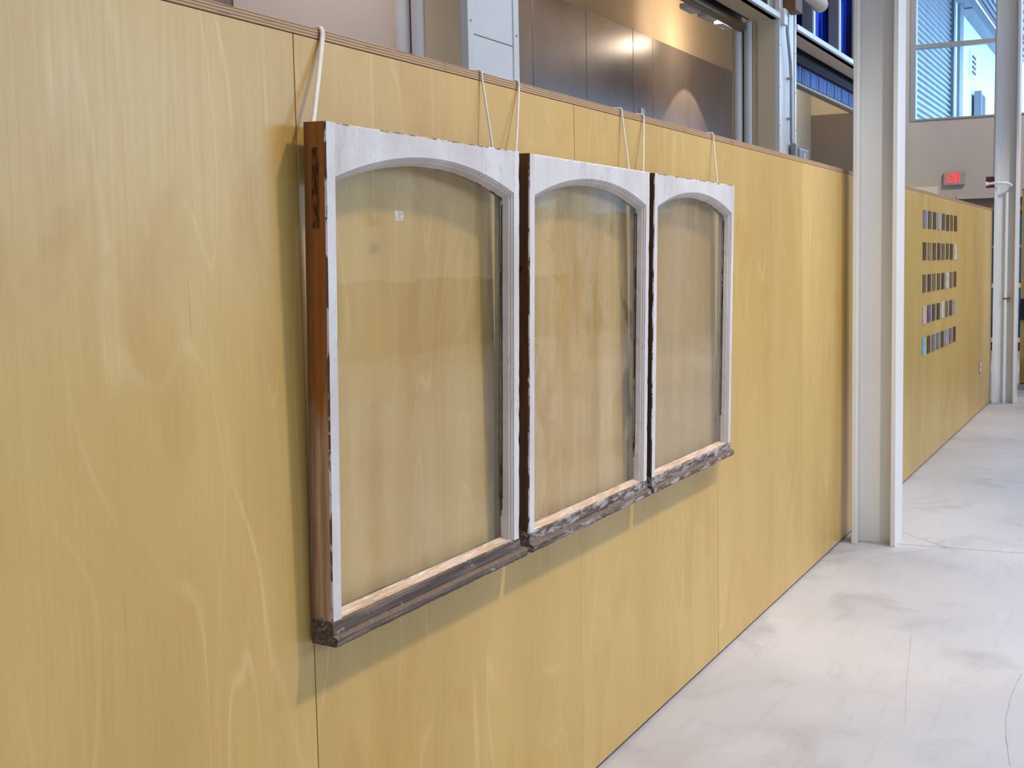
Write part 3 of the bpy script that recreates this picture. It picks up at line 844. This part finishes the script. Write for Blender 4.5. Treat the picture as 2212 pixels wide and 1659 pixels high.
for ch, yo in (('E', .092), ('X', .036), ('I', -.026), ('T', -.048)):
    m_ = MB()
    for (ya, za, yb, zb2) in letters[ch]: stroke(m_, yo + ya, za, yo + yb, zb2, t)
    m_.build('letter', M['exit_red'], ex)

# ---- overhead doors, rolled up under the headers
def ohdoor(x0, x1, label):
    d = tag(empty('overhead_door', (x0, YB + .35, 3.35)), label, 'door', 'rolled-up overhead doors under the headers')
    L = x1 - x0
    MB().tube([(0, 0, .04), (L, 0, .04)], .042, 14).build('bottom_bar', M['brownbar'], d, smooth=True)
    n = 26; w_ = L / n
    for i in range(n): box('glazing_strip', M['blue_reflection'], (i * w_ + .008, (i + 1) * w_ - .008, .012 + .006 * (i % 2), .02 + .006 * (i % 2), .075, .285), d)
    MB().tube([(0, -.005, .305), (L, -.005, .305)], .032, 12).build('section_rail', M['dark'], d, smooth=True)
    box('upper_section', M['black'], (0, L, .01, .04, .33, .52), d)
    return d
d3 = ohdoor(11.62, 17.3, 'rolled-up overhead door with glazing strips coloured as a blue sky reflection in the third bay')
d2 = tag(empty('overhead_door', (5.05, YB + .35, 3.70)), 'rolled-up overhead door edge at the top of the middle bay', 'door', 'rolled-up overhead doors under the headers')
MB().tube([(0, 0, .0), (5.80, 0, .0)], .05, 14).build('bottom_bar', M['brownbar'], d2, smooth=True)
box('upper_section', M['black'], (0, 5.8, .0, .05, .05, .20), d2)

# ---- track lights in the middle bay room
def track_head(x, y, z, label):
    t_ = tag(empty('track_light', (x, y, z)), label, 'lamp', 'track lights in the middle bay room')
    box('lamp_housing', M['white'], (-.17, .17, -.05, .05, 0, .05), t_, .006)
    MB().tube([(-.15, 0, .05), (-.15, 0, .32)], .008, 8).build('hanger', M['white'], t_)
    MB().tube([(.15, 0, .05), (.15, 0, .32)], .008, 8).build('hanger', M['white'], t_)
    box('track', M['white'], (-.19, .19, -.02, .02, .31, .345), t_, .003)
    box('stay', M['white'], (-.15, .15, -.006, .006, .13, .15), t_)
    return t_
track_head(10.45, 2.75, 3.83, 'left white track light in the middle bay room')
track_head(11.0, 2.75, 3.84, 'middle white track light in the middle bay room')
track_head(11.55, 2.75, 3.85, 'right white track light beside the middle bay guide')
tw = (1.0, .80, .60)
pl = bpy.data.lights.new('track_glow', 'POINT'); pl.energy = 20; pl.color = tw; pl.shadow_soft_size = .05
po = bpy.data.objects.new('track_glow', pl); col.objects.link(po); po.location = (12.6, 3.12, 3.94)
spot('track_downlight', (13.0, 3.10, 3.89), (13.0, 3.10, 0), 60, tw, 100, .06, .02)
spot('track_wash', (11.2, 2.55, 3.95), (13.3, 3.65, 4.0), 60, tw, 120, .9, .08)
spot('track_wash', (8.2, 2.7, 4.0), (8.8, 3.65, 3.0), 30, tw, 150, .9, .08)
spot('gallery_spot', (5.3, 2.75, 4.1), (5.9, 3.65, 2.9), 80, (1, .84, .78), 90, .8, .06)
spot('gallery_spot', (3.2, 2.75, 4.1), (4.6, 3.65, 2.7), 95, (1, .82, .84), 100, .8, .06)
spot('gallery_spot', (17.4, 2.9, 4.1), (18.2, 3.65, 3.2), 50, (1, .84, .66), 150, .8, .06)

# ---- services on the second pier
fl = tag(empty('floodlight', (11.25, 1.88, 4.02)), 'white cylindrical floodlight on a brown bracket at the second pier', 'lamp')
MB().tube([(.02, 0, .10), (.75, -.02, .06), (.86, -.02, .055)], [.07, .075, .085], 20).build('lamp_barrel', M['offwhite'], fl, smooth=True)
MB().tube([(.80, -.02, .058), (.88, -.02, .054)], .078, 20).build('lens', M['galv'], fl, smooth=True)
box('bracket', M['brownbox'], (-.20, .08, -.02, .10, -.17, .03), fl, .01)
cn = tag(empty('wall_conduit', (11.2, 1.985, 2.3)), 'grey steel conduit running down the second pier', 'pipe')
MB().tube([(-.12, -.035, 1.9), (-.12, -.035, 1.35), (.0, -.035, 1.05), (.03, -.035, .9), (.03, -.035, .30), (.16, -.035, .05)], .016, 10).build('conduit_run', M['galv'], cn, smooth=True)
MB().tube([(.18, -.03, 1.9), (.18, -.03, .2)], .010, 8).build('cable', M['white'], cn, smooth=True)
for z in (.5, .9, 1.5): box('saddle_clip', M['galv'], (.0 - (.15 if z > 1.3 else 0), .06 - (.15 if z > 1.3 else 0), -.055, -.002, z, z + .02), cn)
jb = tag(empty('junction_box', (11.40, 1.94, 2.40)), 'grey steel junction box low on the second pier', 'box')
box('box_body', M['galv'], (.02, .42, -.03, .06, 0, .13), jb, .008)
box('side_fitting', M['galv'], (-.10, -.0, -.02, .04, .0, .17), jb, .008)
MB().tube([(.22, -.036, .06), (.22, -.028, .06)], .03, 12).build('knockout', M['white'], jb)
wbx = tag(empty('wall_switch', (13.6, 2.9, 2.3)), 'beige switch box on the third bay room wall', 'switch')
cs = tag(box('white_cable_box', M['white'], (10.93, 11.06, 1.94, 1.982, 3.70, 3.86), bevel=.008), 'white cable box high on the left edge of the second pier', 'box')
box('switch_plate', M['cream'], (3.4, 3.75, .72, .745, .1, .42), wbx, .01)
wbx.location = (13.6, 2.9, 2.3)

# small upright rod clamped on the partition top
rod = tag(box('clamp_tab', M['galv'], (1.985, 2.015, .10, .112, 1.8305, 1.885), bevel=.002), 'small grey metal tab standing on the partition top', 'clamp')

# ---- right-hand edge: second partition, box, chair
w2 = struct(box('wall_side_partition', M['dark'], (13.02, 13.10, -3.0, -.10, 0, 2.075)), 'short plywood partition beyond the far column', 'partition')
for i in range(3):
    y1 = -.095 - i * .97
    MB().box(-.018, 0, -.966, 0, .01, 2.075).build('plywood_panel', M['ply'], w2, loc=(13.02, y1, 0))
box('cap_board', M['edge'], (13.0, 13.11, -3.0, -.092, 2.076, 2.095), w2)
sp = tag(box('wall_speaker', M['black'], (12.94, 13.0, -.28, -.094, .70, .925), bevel=.008), 'black box speaker on the short plywood partition', 'speaker')

ch = tag(empty('tub_chair', (12.35, -.72, 0)), 'dark brown leather tub chair beyond the far column', 'chair')
def shell(r0, r1, z0, z1, a0, a1, n=28):
    rings = []
    for i in range(n + 1):
        a = a0 + (a1 - a0) * i / n
        zt = z1 - .10 * (abs(i / n - .5) * 2) ** 2
        rings.append([(math.cos(a) * r, math.sin(a) * r, z) for r, z in ((r0 * .86, z0), (r0, (z0 + zt) / 2), (r0, zt - .02), ((r0 + r1) / 2, zt), (r1, zt - .02), (r1, (z0 + zt) / 2), (r1 * .78, z0))])
    return MB().loft(rings)
shell(.40, .50, .13, .70, math.radians(20), math.radians(340)).build('tub_shell', M['leather'], ch, smooth=True)
MB().loft([[(math.cos(2 * math.pi * k / 24) * r, math.sin(2 * math.pi * k / 24) * r, z) for k in range(24)] for r, z in ((.34, .2), (.40, .24), (.40, .38), (.36, .42), (.1, .43))]).build('seat_cushion', M['leather'], ch, smooth=True)
for k in range(4):
    a = math.radians(45 + 90 * k)
    MB().tube([(math.cos(a) * .30, math.sin(a) * .30, .20), (math.cos(a) * .42, math.sin(a) * .42, 0.0)], .014, 8).build('leg', M['galv'], ch)
